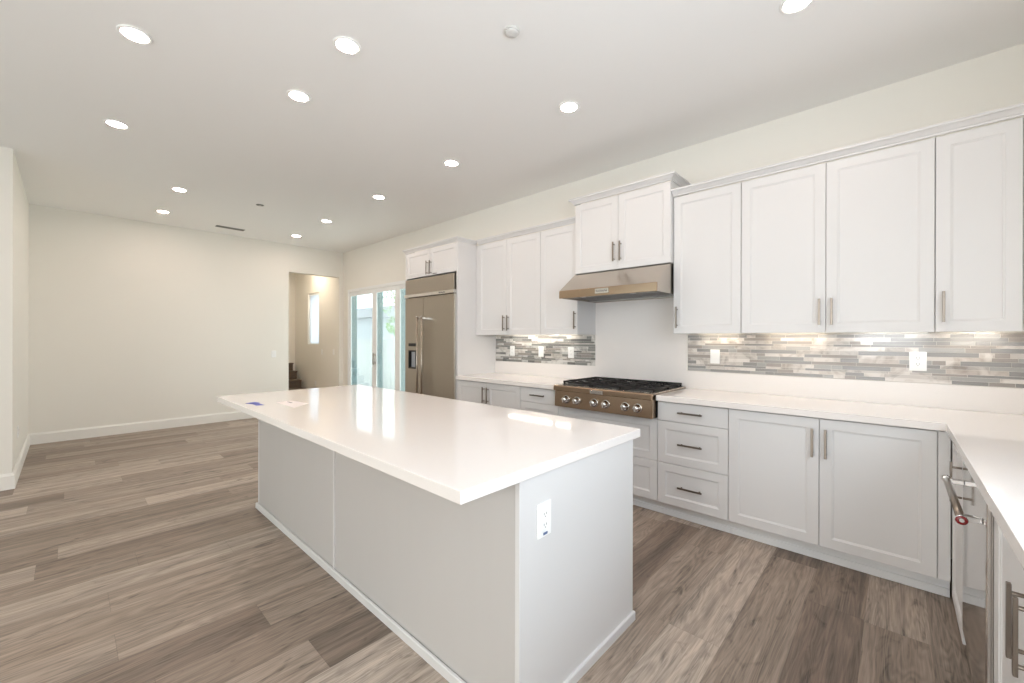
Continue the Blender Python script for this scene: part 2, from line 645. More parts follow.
def window(name, axis, u0, u1, z0, z1, t, out, glass=True):
    """frame, mullion and pane in a wall opening; t = plane of the glass, out = +1/-1 outward."""
    mb = MB()
    f = 0.05
    def bx(a, b, c, d):
        mb.box(a, b, t - 0.03, t + 0.03, c, d) if axis == 'x' else mb.box(t - 0.03, t + 0.03, a, b, c, d)
    bx(u0, u0 + f, z0, z1); bx(u1 - f, u1, z0, z1); bx(u0 + f, u1 - f, z0, z0 + f); bx(u0 + f, u1 - f, z1 - f, z1)
    if u1 - u0 > 1:
        m_ = (u0 + u1) / 2
        bx(m_ - 0.025, m_ + 0.025, z0 + f, z1 - f)
    w = struct(mb, name, M['vinyl'])
    if glass:
        g = MB()
        if axis == 'x':
            g.box(u0 + f, u1 - f, t - 0.003, t + 0.003, z0 + f, z1 - f)
        else:
            g.box(t - 0.003, t + 0.003, u0 + f, u1 - f, z0 + f, z1 - f)
        g.build('window_pane', M['glass'], w)
    return w


window('window_1', 'x', -9.68, -9.08, 1.21, 2.33, YW + 0.10, 1)
window('window_2', 'x', -5.0, -3.0, 0.65, 2.35, YR - 0.06, -1)  # unseen rear window, added to let sky light in
window('window_3', 'x', -1.85, 0.15, 0.08, 2.35, YR - 0.06, -1)  # unseen rear opening, added and carried low to light the base cabinets
window('window_4', 'y', -0.1, 1.6, 1.2, 2.3, XR + 0.07, 1)  # unseen window over the sink, added and placed for its light

# baseboards: 14 cm, eased top
BB = [(0, 0), (0.016, 0), (0.016, 0.118), (0.010, 0.128), (0.006, 0.14), (0, 0.14)]
struct(MB().sweep([(XF, 2.655), (XF, YL)][::-1], BB), 'baseboard_far', M['trim'])
struct(MB().sweep([(XF + 0.016, YL), (XP, YL), (XP, YR)], [(-o, z) for o, z in BB]), 'baseboard_left', M['trim'])
struct(MB().sweep([(-9.55, YW), (XF - 0.126, YW)], BB), 'baseboard_hall', M['trim'])
struct(MB().sweep([(XF, YW), (DX0 - 0.002, YW)], BB), 'baseboard_kitchen', M['trim'])

# ------------------------------------------------------------------ sliding glass door
mb = MB()
mb.box(DX0, DX0 + 0.05, YW - 0.006, YW + 0.15, 0, DZ)
mb.box(DX1 - 0.05, DX1, YW - 0.006, YW + 0.15, 0, DZ)
mb.box(DX0 + 0.05, DX1 - 0.05, YW - 0.006, YW + 0.15, DZ - 0.055, DZ)
mb.box(DX0 + 0.05, DX1 - 0.05, YW, YW + 0.15, 0.0, 0.045)
door = struct(mb, 'door_1', M['vinyl'])
bounds = [DX0 + 0.05, -6.755, -6.005, DX1 - 0.05]
for k in range(3):
    a, b = bounds[k] + 0.001, bounds[k + 1] - 0.001
    t = YW + 0.012
    s = 0.072
    sl = 0.045 if k == 0 else s
    mb = MB()
    for (x0, x1, z0, z1) in ((a, a + sl, 0.045, DZ - 0.055), (b - s, b, 0.045, DZ - 0.055), (a + sl, b - s, 0.045, 0.15), (a + sl, b - s, DZ - 0.13, DZ - 0.055)):
        mb.box(x0, x1, t, t + 0.022, z0, z1)
    fr = mb.build('panel_frame', M['vinyl'], door, bevel=0.002)
    for (x0, x1) in ((a, a + sl + .003), (b - s - .003, b)):
        tag(MB().box(x0, x1, t + 0.0225, t + 0.120, 0.045, DZ - 0.055).build('exterior_stile', M['teal'], fr), 'outer stile with glass and sky tint painted in')
    MB().box(a + sl, b - s, t + 0.008, t + 0.014, 0.15, DZ - 0.13).build('glass_pane', M['glass'], fr)
mb = MB()
mb.box(-6.73, -6.705, YW - 0.035, YW - 0.02, 0.88, 1.08)
mb.box(-6.73, -6.705, YW - 0.02, YW + 0.0115, 0.90, 0.92)
mb.box(-6.73, -6.705, YW - 0.02, YW + 0.0115, 1.04, 1.06)
mb.build('door_handle', M['nickel'], door, bevel=0.003)

# ------------------------------------------------------------------ hall: stair, blind, lamp, switches
st = thing('staircase', 'dark wood staircase rising past the far doorway', 'stairs', (-9.6, 2.6, 0))
for k in range(3):
    x1 = -9.60 - 0.235 * k + 0.0
    z = (0.236, 0.412, 0.588, 0.765)[k + 0]
    x1 = (-9.56, -9.82, -10.08)[k]
    zb = 0.0
    shift(MB().box(-10.43, x1, 2.30, 3.55, 0 if k == 0 else (0.236, 0.412)[k - 1] + 0.001, z - 0.03), st.location).build('riser', M['stair'], st)
    shift(MB().box(-10.43, x1 + 0.02, 2.30, 3.56, z - 0.029, z), st.location).build('tread', M['stair'], st, bevel=0.006)
shift(MB().box(-10.43, -10.32, 2.30, 3.55, 0.589, 0.735), st.location).build('riser', M['stair'], st)
shift(MB().box(-10.43, -10.30, 2.30, 3.56, 0.736, 0.765), st.location).build('tread', M['stair'], st, bevel=0.006)

bl = thing('window_blind', 'white slatted blind in the narrow hall window', 'blind', (-9.38, YW + 0.04, 1.22))
shift(MB().box(-9.665, -9.095, YW + 0.015, YW + 0.06, 2.285, 2.325), bl.location).build('head_rail', M['plastic'], bl)
mb = MB()
for i in range(30):
    z = 1.225 + i * 0.0352
    mb.prism([(YW + 0.024, z + 0.036), (YW + 0.0225, z + 0.035), (YW + 0.0485, z), (YW + 0.050, z + 0.001)], 'x', -9.66, -9.10)
shift(mb, bl.location).build('slats', M['blind'], bl)
mb = MB()
mb.tube((-9.60, YW + 0.012, 2.29), (-9.60, YW + 0.012, 1.215), 0.0015, n=6)
mb.tube((-9.16, YW + 0.012, 2.29), (-9.16, YW + 0.012, 1.215), 0.0015, n=6)
shift(mb, bl.location).build('ladder_cord', M['plastic'], bl)


def wall_plate(label, cat, loc, rotz, style, w=0.074, h=0.117, name='electrical_outlet', group=None):
    """plate facing local -y with its centre at loc."""
    t = thing(name, label, cat, loc, rotz, group)
    MB().box(-w / 2, w / 2, -0.006, 0, -h / 2, h / 2).build('cover_plate', M['plastic'], t, bevel=0.003)
    if style == 'duplex':
        mb = MB().box(-0.017, 0.017, -0.0085, -0.0055, -0.034, 0.034)
        for dz in (-0.019, 0.019):
            mb.box(-0.008, -0.0055, -0.0088, -0.008, dz - 0.001, dz + 0.007, 1)
            mb.box(0.0055, 0.008, -0.0088, -0.008, dz - 0.001, dz + 0.007, 1)
            mb.box(-0.002, 0.002, -0.0088, -0.008, dz - 0.009, dz - 0.005, 1)
        mb.build('receptacle', [M['plastic'], M['slot']], t)
    elif style == 'switch':
        MB().box(-0.0165, 0.0165, -0.0075, -0.0055, -0.033, 0.033).build('switch_frame', M['plastic'], t, bevel=0.001)
        MB().prism([(-0.0075, -0.030), (-0.0115, 0.030), (-0.006, 0.030), (-0.006, -0.030)], 'x', -0.0145, 0.0145).build('rocker', M['plastic'], t)
    return t


wall_plate('white switch plate on the hall wall, nearer the lit window', 'switch', (-8.93, YW, 1.05), 0, 'switch', name='light_switch')
wall_plate('white switch plate on the hall wall, nearer the doorway corner', 'switch', (-8.36, YW, 1.06), 0, 'switch', name='light_switch')
wall_plate('white switch plate on the blank far wall left of the doorway', 'switch', (XF, 2.422, 1.063), PI / 2, 'switch', name='light_switch')
wall_plate('white outlet low on the short left wall above its baseboard', 'outlet', (-6.28, YL, 0.42), PI, 'duplex')
wall_plate('white outlet low on the hall wall beside the stair', 'outlet', (-9.25, YW, 0.36), 0, 'duplex')


def downlight(x, y, label, z=H, m='lens', r=0.075):
    t = thing('recessed_light', label, 'ceiling light', (x, y, z), 0, 'recessed ceiling lights')
    MB().lathe([(r, 0), (r, -0.004), (r - 0.004, -0.007), (r - 0.017, -0.006), (r - 0.019, -0.002), (r - 0.019, 0)], (0, 0, 0), 'z', 40, cap=False).build('trim_ring', M['plastic'], t)
    tag(MB().lathe([(0.001, -0.0035), (r - 0.019, -0.0035), (r - 0.0185, -0.001)], (0, 0, 0), 'z', 40, cap=False).build('lamp_lens', M[m], t), 'glowing round lens')
    return t


for x, y, lab in (
        (-0.362, 2.442, 'recessed ceiling light above the tall right cabinets, cut by the top edge of the photo'),
        (-1.735, 2.442, 'recessed ceiling light in front of the range hood cabinet'),
        (-3.113, 2.469, 'recessed ceiling light in front of the cabinets between hood and fridge'),
        (-4.494, 2.486, 'recessed ceiling light in front of the fridge cabinet'),
        (-5.966, 2.492, 'recessed ceiling light near the sliding door, just beyond the fridge'),
        (-7.190, 2.520, 'recessed ceiling light farthest away, close above the doorway in the far wall'),
        (-2.307, 1.077, 'recessed ceiling light above the island, the nearer of the two over its middle'),
        (-3.032, 1.078, 'recessed ceiling light above the far end of the island'),
        (-3.087, 0.250, 'large looking recessed ceiling light at the upper left, nearest on the left side'),
        (-4.483, 0.258, 'recessed ceiling light on the left, second from the upper left corner'),
        (-5.932, 0.851, 'recessed ceiling light left of the ceiling vent, nearer of that pair'),
        (-7.124, 0.852, 'recessed ceiling light left of the ceiling vent, closest to the blank far wall')):
    downlight(x, y, lab)
downlight(-9.0, 3.15, 'warm recessed ceiling light inside the hall behind the far doorway', m='hall_lens')

t = thing('smoke_detector', 'flat round white smoke detector on the ceiling above the island', 'smoke detector', (-1.536, 1.63, H))
MB().lathe([(0.043, 0), (0.043, -0.006), (0.040, -0.009)], (0, 0, 0), 'z', 36).build('base_plate', M['detector'], t)
MB().lathe([(0.036, -0.0085), (0.034, -0.016), (0.026, -0.020), (0.006, -0.0205)], (0, 0, 0), 'z', 36).build('sensor_cap', M['detector'], t)
t = thing('fire_sprinkler', 'small pale sprinkler cover on the ceiling near the vent', 'sprinkler', (-5.87, 1.632, H))
MB().lathe([(0.042, 0), (0.042, -0.004), (0.036, -0.006)], (0, 0, 0), 'z', 28).build('cover_disc', M['vent'], t)
MB().lathe([(0.012, -0.0055), (0.010, -0.008), (0.016, -0.010)], (0, 0, 0), 'z', 16).build('sprinkler_head', M['steel_light'], t)
t = thing('ceiling_vent', 'narrow dark slotted air vent on the ceiling by the far wall', 'vent', (-7.43, 1.67, H))
mb = MB()
mb.box(-0.05, 0.05, -0.18, -0.17, -0.006, 0); mb.box(-0.05, 0.05, 0.17, 0.18, -0.006, 0)
mb.box(-0.05, -0.04, -0.17, 0.17, -0.006, 0); mb.box(0.04, 0.05, -0.17, 0.17, -0.006, 0)
mb.build('vent_frame', M['vent'], t)
MB().box(-0.04, 0.04, -0.17, 0.17, -0.002, -0.0005).build('dark_backing', M['gap'], t)
mb = MB()
for i in range(4):
    x = -0.030 + i * 0.02
    mb.prism([(x - 0.005, -0.006), (x - 0.004, -0.007), (x + 0.005, -0.003), (x + 0.004, -0.002)], 'y', -0.17, 0.17)
mb.build('louvre', M['vent'], t)


# ------------------------------------------------------------------ cabinets
def pull(parent, x, z, vertical, y=0.0, length=0.17):
    mb = MB()
    s = 0.033
    e = length / 2
    def bar(du, dv, y0, y1, u=0.0):
        if vertical:
            mb.box(x - du, x + du, y0, y1, z + u - dv, z + u + dv)
        else:
            mb.box(x + u - dv, x + u + dv, y0, y1, z - du, z + du)
    bar(0.0062, e, y - s - 0.004, y - s + 0.004)
    for u in (-e + 0.022, e - 0.022):
        p0 = (x, y, z + u) if vertical else (x + u, y, z)
        p1 = (x, y - s + 0.003, z + u) if vertical else (x + u, y - s + 0.003, z)
        mb.tube(p0, p1, 0.0048, n=10)
    return mb.build('pull_handle', M['nickel'], parent, bevel=0.0012)


def front(parent, kind, x0, x1, z0, z1, handle=None, rail=0.058):
    """kind: door / drawer / slab drawer; handle: (x, z, vertical) in the cabinet's own frame."""
    g = 0.0016
    mb = MB().shaker(x0 + g, x1 - g, z0 + g, z1 - g, 0.0, 0.0195, rail, kind == 'slab')
    o = mb.build('door' if kind == 'door' else 'drawer_front', M['cabinet'], parent)
    if handle:
        pull(o, handle[0], handle[1], handle[2])
    return o


def body(parent, w, depth, z0, z1, toe=True, inset=0.0):
    mb = MB()
    mb.box(0.0, w, 0.021, depth, z0, z1)
    mb.build('carcass', M['cabinet'], parent)
    if toe:
        tk = MB().box(0.0, w, 0.075, depth, 0, z0 - 0.0005).build('toe_kick', M['toe'], parent)
        MB().box(0.0, w, 0.066, 0.0748, 0, 0.045).build('shoe_strip', M['toe'], tk, bevel=0.003)


ZT, ZB, Z1, Z2 = 0.866, 0.108, 0.7255, 0.4134
ZTOP = 0.872
BD = YW - YB - 0.002

# left base, two doors
c = thing('base_cabinet', 'white double door base cabinet beside the steel fridge', 'cabinet', (-3.691, YB, 0))
w = 0.966
body(c, w, BD, ZB, ZTOP)
front(c, 'door', 0, w / 2, ZB, ZT, (w / 2 - 0.032, 0.735, True))
front(c, 'door', w / 2, w, ZB, ZT, (w / 2 + 0.032, 0.735, True))
# left base, drawers
c = thing('drawer_cabinet', 'narrow white drawer base cabinet left of the cooktop', 'cabinet', (-2.724, YB, 0))
w = 0.470
body(c, w, BD, ZB, ZTOP)
front(c, 'slab', 0, w, Z1, ZT, (w / 2, 0.80, False))
front(c, 'drawer', 0, w, Z2, Z1, (w / 2, 0.57, False))
front(c, 'drawer', 0, w, ZB, Z2, (w / 2, 0.257, False))
# under the cooktop
c = thing('drawer_cabinet', 'wide white two drawer base cabinet under the cooktop', 'cabinet', (-2.253, YB, 0))
w = 0.927
body(c, w, BD, ZB, 0.733)
front(c, 'drawer', 0, w, Z2, 0.731, (w / 2, 0.575, False))
front(c, 'drawer', 0, w, ZB, Z2, (w / 2, 0.257, False))
# right of cooktop, three drawers
c = thing('drawer_cabinet', 'white three drawer base cabinet right of the cooktop', 'cabinet', (-1.325, YB, 0))
w = 0.4935
body(c, w, BD, ZB, ZTOP)
front(c, 'slab', 0, w, Z1, ZT, (w / 2, 0.80, False))
front(c, 'drawer', 0, w, Z2, Z1, (w / 2, 0.57, False))
front(c, 'drawer', 0, w, ZB, Z2, (w / 2, 0.257, False))
# right double door with corner filler
c = thing('base_cabinet', 'wide white double door base cabinet filling the inner corner on the right', 'cabinet', (-0.831, YB, 0))
w = 0.991
body(c, w + 0.049, BD, ZB, ZTOP)
front(c, 'door', 0, 0.498, ZB, ZT, (0.466, 0.722, True))
front(c, 'door', 0.498, w, ZB, ZT, (0.530, 0.722, True))
MB().box(w + 0.002, w + 0.046, 0.004, 0.0205, ZB, ZT).build('corner_filler', M['cabinet'], c)

# right leg: faces look to -x; local x runs toward the camera (-y)
XL = 0.21
RD = XR - XL - 0.002
c = thing('corner_cabinet', 'white narrow door base cabinet between the corner and the dishwasher', 'cabinet', (XL, 3.019, 0), -PI / 2)
w = 0.465
body(c, w, RD, 0.05, ZTOP, toe=False)
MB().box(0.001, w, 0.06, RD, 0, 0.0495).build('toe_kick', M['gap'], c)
front(c, 'door', 0.022, w, 0.05, ZT, (w - 0.03, 0.722, True))
MB().box(0.001, 0.0205, 0.004, 0.0205, ZB, ZT).build('corner_filler', M['cabinet'], c)
c = thing('sink_base_cabinet', 'white double door base cabinet nearest the camera at the right edge', 'cabinet', (XL + 0.013, 1.938, 0), -PI / 2)
w = 1.10
body(c, w, RD - 0.013, ZB, ZTOP)
MB().box(0.001, 0.030, 0.002, 0.0205, ZB, ZT).build('filler_strip', M['cabinet'], c)
front(c, 'door', 0.031, 0.525, ZB, ZT, (0.525 - 0.035, 0.698, True))
front(c, 'door', 0.525, w, ZB, ZT, (0.525 + 0.035, 0.698, True))

# dishwasher
d = thing('dishwasher', 'polished stainless dishwasher with a red tipped bar handle', 'dishwasher', (XL, 2.553, 0), -PI / 2)
w = 0.613
MB().box(0.004, w - 0.004, 0.0305, 0.58, 0.10, 0.868).build('tub_body', M['gap'], d)
MB().box(0.003, w - 0.003, -0.001, 0.030, 0.115, 0.866).build('door', M['mirror_steel'], d, bevel=0.004)
MB().box(0.004, w - 0.004, 0.06, 0.58, 0, 0.0995).build('toe_kick', M['black'], d)
hd = MB().tube((0.025, -0.050, 0.745), (w - 0.045, -0.050, 0.745), 0.0115, n=20).build('bar_handle', M['nickel'], d)
for x in (0.05, w - 0.075):
    MB().box(x - 0.012, x + 0.012, -0.048, -0.0012, 0.736, 0.754).build('handle_bracket', M['chrome'], hd, bevel=0.002)
for x, s in ((0.025, -1), (w - 0.045, 1)):
    tag(MB().lathe([(0.015, 0), (0.016, 0.004 * s), (0.015, 0.009 * s)], (x, -0.050, 0.745), 'x', 28).build('end_cap', M['chrome'], hd), 'chrome end cap')
    tag(MB().lathe([(0.0150, 0.0086 * s), (0.0145, 0.0105 * s), (0.0070, 0.0110 * s)], (x, -0.050, 0.745), 'x', 28).build('medallion', M['red'], hd), 'dark red ring medallion')
    MB().lathe([(0.0066, 0.0100 * s), (0.0060, 0.0118 * s)], (x, -0.050, 0.745), 'x', 20).build('medallion_centre', M['chrome'], hd)

# worktops
E_ = 0.027
t = MB().box(-3.691, -2.250, YB - E_, YW - 0.021, 0.873, CT).build('worktop', M['quartz'], None, bevel=0.002)
tag(t, 'white quartz worktop left of the cooktop, ending at the fridge', 'worktop')
mb = MB()
xe = 0.189
mb.prism([(-1.326, YB - E_), (xe, YB - E_), (xe, 0.84), (XR - 0.002, 0.84), (XR - 0.002, YW - 0.021), (-1.326, YW - 0.021)], 'z', 0.873, CT)
t = mb.build('worktop', M['quartz'], None, bevel=0.002)
tag(t, 'white quartz L-shaped worktop running from the cooktop round the right corner', 'worktop')

# quartz splash, full height behind the range, low strips at the sides
mb = MB()
q0, q1 = YW - 0.020, YW - 0.0005
mb.box(-3.691, -2.2415, q0, q1, 0.9145, 1.058)
mb.box(-2.2415, -1.3315, q0, q1, 0.9145, 1.942)
mb.box(-1.3315, XR - 0.003, q0, q1, 0.9145, 1.062)
t = mb.build('quartz_backsplash', M['quartz_splash'])
tag(t, 'white quartz splash panel rising behind the cooktop to the hood', 'backsplash')


def mosaic(name, label, x0, x1, z0, z1, mats, seed):
    rnd = random.Random(seed)
    root = thing(name, label, 'tile backsplash', ((x0 + x1) / 2, YW, z0))
    yb_ = YW - 0.0005
    shift(MB().box(x0, x1, yb_ - 0.008, yb_, z0, z1), root.location).build('grout_bed', M['grout'], root)
    mb = MB()
    z = z0 + 0.0015
    prev = None
    while z < z1 - 0.006:
        hgt = rnd.choice((0.013, 0.016, 0.023, 0.023, 0.028))
        if z + hgt > z1 - 0.001:
            hgt = z1 - 0.001 - z
        x = x0 + 0.001
        while x < x1 - 0.004:
            ln = rnd.choice((0.06, 0.1, 0.1, 0.15, 0.15, 0.2, 0.25, 0.3))
            if x == x0 + 0.001:
                ln *= rnd.uniform(0.3, 1)
            e = min(x + ln, x1 - 0.001)
            mi = rnd.choices(range(6), weights=(20, 17, 30, 17, 10, 8))[0]
            if mi == prev and rnd.random() < 0.6:
                mi = rnd.randrange(6)
            prev = mi
            d = rnd.uniform(0.009, 0.0105)
            mb.box(x, e - 0.0016, yb_ - d, yb_ - 0.007, z, z + hgt - 0.0016, mi)
            x = e
        z += hgt
    shift(mb, root.location).build('mosaic_tiles', mats, root)
    f = MB()
    f.box(x0 - 0.006, x0 - 0.0005, yb_ - 0.0125, yb_, z0 - 0.0005, z1)
    f.box(x1 + 0.0005, x1 + 0.006, yb_ - 0.0125, yb_, z0 - 0.0005, z1)
    return root


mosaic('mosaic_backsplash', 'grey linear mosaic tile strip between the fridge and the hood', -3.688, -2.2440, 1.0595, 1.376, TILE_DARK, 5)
mosaic('mosaic_backsplash', 'warm grey linear mosaic tile strip under the tall right cabinets', -1.3245, XR - 0.003, 1.0635, 1.376, TILE_MATS, 11)
mb = MB()
mb.box(-1.3310, -1.3255, YW - 0.014, YW - 0.0005, 1.0625, 1.376)
tag(mb.build('tile_edge_trim', M['trim']), 'thin white edging strip where the right mosaic starts', 'trim strip')

wall_plate('white outlet on the right mosaic nearest the hood', 'outlet', (-1.101, YW - 0.011, 1.192), 0, 'switch')
wall_plate('white duplex outlet on the right mosaic nearest the photo edge', 'outlet', (0.104, YW - 0.011, 1.198), 0, 'duplex', w=0.08, h=0.12)
wall_plate('white outlet on the left mosaic nearest the fridge', 'outlet', (-3.400, YW - 0.011, 1.19), 0, 'duplex')
wall_plate('white outlet in the middle of the three on the left mosaic', 'outlet', (-2.955, YW - 0.011, 1.19), 0, 'switch')
wall_plate('white outlet on the left mosaic nearest the hood', 'outlet', (-2.545, YW - 0.011, 1.19), 0, 'duplex')

# uppers
UB = 1.378
UD = YW - YU - 0.002


def upper(label, x0, x1, z0, z1, fronts, y=YU, name='wall_cabinet', bx0=None, bx1=None):
    c = thing(name, label, 'cabinet', (x0, y, z0))
    dep = YW - y - 0.002
    mb = MB()
    lift = 0.02 if z0 < 1.5 else 0.0
    mb.box(0, x1 - x0, 0.021, dep, lift, z1 - z0)
    if lift:
        mb.box(0, 0.018, 0.021, dep, 0, lift)
        mb.box(x1 - x0 - 0.018, x1 - x0, 0.021, dep, 0, lift)
    mb.build('carcass', M['cabinet'], c)
    for a, b, hx_, hz in fronts:
        front(c, 'door', a - x0, b - x0, 0, z1 - z0 - 0.004, (hx_ - x0, hz - z0, True) if hx_ is not None else None)
    return c


upper('tall white single door wall cabinet directly right of the hood', -1.3190, -0.8255, UB, 2.478, [(-1.3190, -0.8255, -1.285, 1.508)])
upper('tall white double door wall cabinet with paired pulls over the right worktop', -0.8245, 0.1625, UB, 2.478, [(-0.8245, -0.331, -0.363, 1.513), (-0.331, 0.1625, -0.299, 1.513)])
c = upper('tall white wall cabinet cut by the right edge of the photo', 0.1635, XR - 0.003, UB, 2.478, [(0.1635, 0.4800, 0.195, 1.518)])
MB().box(0.4815 - 0.1635, XR - 0.003 - 0.1635, 0.001, 0.0205, 0, 2.474 - UB).build('blind_panel', M['cabinet'], c)

CROWN = [(0, 0), (0.010, 0), (0.012, 0.010), (0.018, 0.013), (0.034, 0.030), (0.040, 0.034), (0.046, 0.036), (0.046, 0.050), (0, 0.050)]


def crown(path, z, sc=1.0, so=None):
    return MB().sweep(path, [(o * (so or sc), z + h * sc) for o, h in CROWN])


tag(crown([(-1.3185, YU), (XR - 0.004, YU)], 2.479).build('crown_moulding', M['cabinet']), 'white crown moulding along the top of the tall right wall cabinets', 'moulding')

LZ = 2.446
c = upper('white double door wall cabinet between the fridge and the single door', -3.690, -2.7000, UB, LZ, [(-3.657, -3.1815, -3.2135, 1.51), (-3.1815, -2.7000, -3.1495, 1.51)])
MB().box(0.001, 0.0315, 0.001, 0.0205, 0, LZ - 0.004 - UB).build('filler_strip', M['cabinet'], c)
upper('white single door wall cabinet tucked against the left of the hood', -2.6990, -2.2400, UB, LZ, [(-2.6990, -2.2400, -2.262, 1.515)])
tag(crown([(-3.640, YU), (-2.2410, YU)], LZ + 0.001).build('crown_moulding', M['cabinet']), 'white crown moulding along the wall cabinets left of the hood', 'moulding')

YH = 3.255
c = upper('short white double door cabinet raised above the range hood', -2.2385, -1.3220, 1.947, 2.602, [(-2.2385, -1.7880, -1.822, 2.100), (-1.7880, -1.3220, -1.758, 2.100)], y=YH)
mb = crown([(-2.2385, YU + 0.05), (-2.2385, YH), (-1.3220, YH), (-1.3220, YW - 0.003)], 2.602, 1.0)
shift(mb, c.location).build('crown', M['cabinet'], c)

# refrigerator surround
c = thing('refrigerator_cabinet', 'white tall fridge surround with two short doors on top', 'cabinet', (-4.765, YB, 0))
w = 1.072
mb = MB()
mb.box(0, 0.022, 0.002, BD, 0, LZ); mb.build('side_panel', M['cabinet'], c)
mb = MB()
mb.box(w - 0.022, w, 0.002, BD, 0, LZ); mb.build('side_panel', M['cabinet'], c)
MB().box(0.0225, w - 0.0225, 0.021, BD, 2.115, LZ).build('carcass', M['cabinet'], c)
front(c, 'door', 0.022, w / 2, 2.112, LZ - 0.004, (w / 2 - 0.034, 2.21, True), rail=0.05)
front(c, 'door', w / 2, w - 0.022, 2.112, LZ - 0.004, (w / 2 + 0.034, 2.21, True), rail=0.05)
mb = crown([(-4.765, YW - 0.003), (-4.765, YB), (-4.765 + w, YB), (-4.765 + w, YU - 0.001)], LZ + 0.001, so=0.65)
shift(mb, c.location).build('crown', M['cabinet'], c)
tag(MB().box(0.600, 0.680, -0.004, 0, 2.122, 2.132).build('dark_strip', M['ink'], c), 'small dark strip')  # small dark strip low on the right door

# refrigerator
f = thing('refrigerator', 'tall stainless built-in side by side fridge with a water dispenser', 'refrigerator', (-4.738, 3.0, 0))
w = 1.022
sx = 0.402
MB().box(0.004, w - 0.012, 0.045, 0.62, 0.02, 2.098).build('cabinet_body', M['gap'], f)
MB().box(0.0, w - 0.016, 0.0, 0.044, 1.905, 2.092).build('grille_panel', M['fridge'], f, bevel=0.003)
tb = tag(MB().box(0.0, w - 0.002, -0.018, 0.044, 1.862, 1.902).build('trim_bar', M['steel_light'], f, bevel=0.004), 'bright horizontal trim bar')
text_mesh('badge_lettering', 'KitchenAid', 0.026, (0.80, -0.0185, 1.882), (PI / 2, 0, 0), M['ink'], tb)
ld = MB()
# left door with a recess for the dispenser
a0, a1, b0, b1 = 0.083, 0.256, 0.955, 1.178
ld.box(0.0, a0, 0, 0.044, 0.10, 1.855); ld.box(a1, sx - 0.003, 0, 0.044, 0.10, 1.855)
ld.box(a0, a1, 0, 0.044, 0.10, b0); ld.box(a0, a1, 0, 0.044, b1, 1.855)
ld = ld.build('freezer_door', M['fridge'], f)
rd = MB().box(sx + 0.002, w - 0.018, 0, 0.044, 0.10, 1.855).build('fridge_door', M['fridge'], f, bevel=0.003)
MB().box(a0 + 0.001, a1 - 0.001, 0.0385, 0.0435, b0 + 0.001, b1 - 0.001).build('dispenser_recess', M['dispenser'], ld)
mb = MB()
for (x0, x1, z0, z1) in ((a0 - 0.006, a0 + 0.006, b0 - 0.006, b1 + 0.006), (a1 - 0.022, a1 + 0.006, b0 - 0.006, b1 + 0.006), (a0 + 0.006, a1 - 0.022, b1 - 0.012, b1 + 0.006), (a0 + 0.006, a1 - 0.022, b0 - 0.006, b0 + 0.014)):
    mb.box(x0, x1, -0.003, 0.038, z0, z1)
mb.build('dispenser_frame', M['black'], ld)
MB().prism([(0.036, 1.16), (0.015, 1.16), (0.018, 1.12), (0.030, 1.02), (0.036, 1.02)], 'x', 0.135, 0.200).build('dispenser_paddle', M['dispenser'], ld)
MB().box(a0 - 0.004, a1 + 0.004, -0.002, 0.0, 1.236, 1.274).build('control_display', M['black'], ld)
for x, dd in ((sx - 0.038, ld), (sx + 0.058, rd)):
    h = MB().tube((x, -0.066, 0.42), (x, -0.066, 1.60), 0.011, n=18).build('bar_handle', M['fridge'], dd)
    for z in (0.435, 1.585):
        MB().box(x - 0.010, x + 0.010, -0.062, -0.0005, z - 0.013, z + 0.013).build('handle_bracket', M['chrome'], h, bevel=0.003)
    MB().lathe([(0.0125, 0), (0.0125, 0.012)], (x, -0.066, 1.600), 'z', 20).build('handle_cap', M['chrome'], h)
MB().box(w - 0.016, w - 0.002, 0.004, 0.05, 0.10, 1.855).build('side_trim', M['steel_light'], f)
MB().box(0.01, w - 0.02, 0.03, 0.044, 0.02, 0.095).build('kick_plate', M['fridge'], f)

# ------------------------------------------------------------------ range hood
h = thing('range_hood', 'sloped stainless range hood under the short raised cabinet', 'range hood', (-1.788, YW, 1.70))
HX0, HX1 = -2.242, -1.328
L0 = h.location
shell = MB()
yl = 3.013
# sloped shell: outer skin with hollow underside
shell.prism([(YW - 0.022, 1.945), (3.262, 1.945), (yl + 0.002, 1.768), (yl + 0.006, 1.764), (3.266, 1.938), (YW - 0.022, 1.938)], 'x', HX0, HX1)
for xa in (HX0, HX1 - 0.006):
    shell.prism([(YW - 0.022, 1.938), (3.266, 1.938), (yl + 0.006, 1.764), (yl + 0.006, 1.701), (YW - 0.022, 1.701)], 'x', xa, xa + 0.006)
shell.box(HX0, HX1, YW - 0.028, YW - 0.022, 1.701, 1.938)
shift(shell, L0).build('sloped_canopy', M['steel'], h)
lip = shift(MB().box(HX0 - 0.0005, HX1 + 0.0005, yl - 0.006, yl + 0.0055, 1.698, 1.768), L0).build('front_band', M['steel_room_tint'], h, bevel=0.004)
und = MB()
und.box(HX0 + 0.006, HX1 - 0.006, yl + 0.006, 3.10, 1.706, 1.712)
und.box(HX0 + 0.006, HX1 - 0.006, 3.50, YW - 0.028, 1.706, 1.712)
shift(und, L0).build('underside_panel', M['filter'], h)
for k in range(3):
    xa = HX0 + 0.012 + k * (HX1 - HX0 - 0.024) / 3
    xb = xa + (HX1 - HX0 - 0.024) / 3 - 0.006
    mb = MB()
    mb.box(xa, xb, 3.102, 3.115, 1.712, 1.730); mb.box(xa, xb, 3.485, 3.498, 1.712, 1.730)
    n = 9
    for i in range(n):
        x0 = xa + (xb - xa) * i / n
        mb.box(x0, x0 + (xb - xa) / n * 0.55, 3.115, 3.485, 1.716, 1.726)
    shift(mb, L0).build('baffle_filter', M['filter'], h)
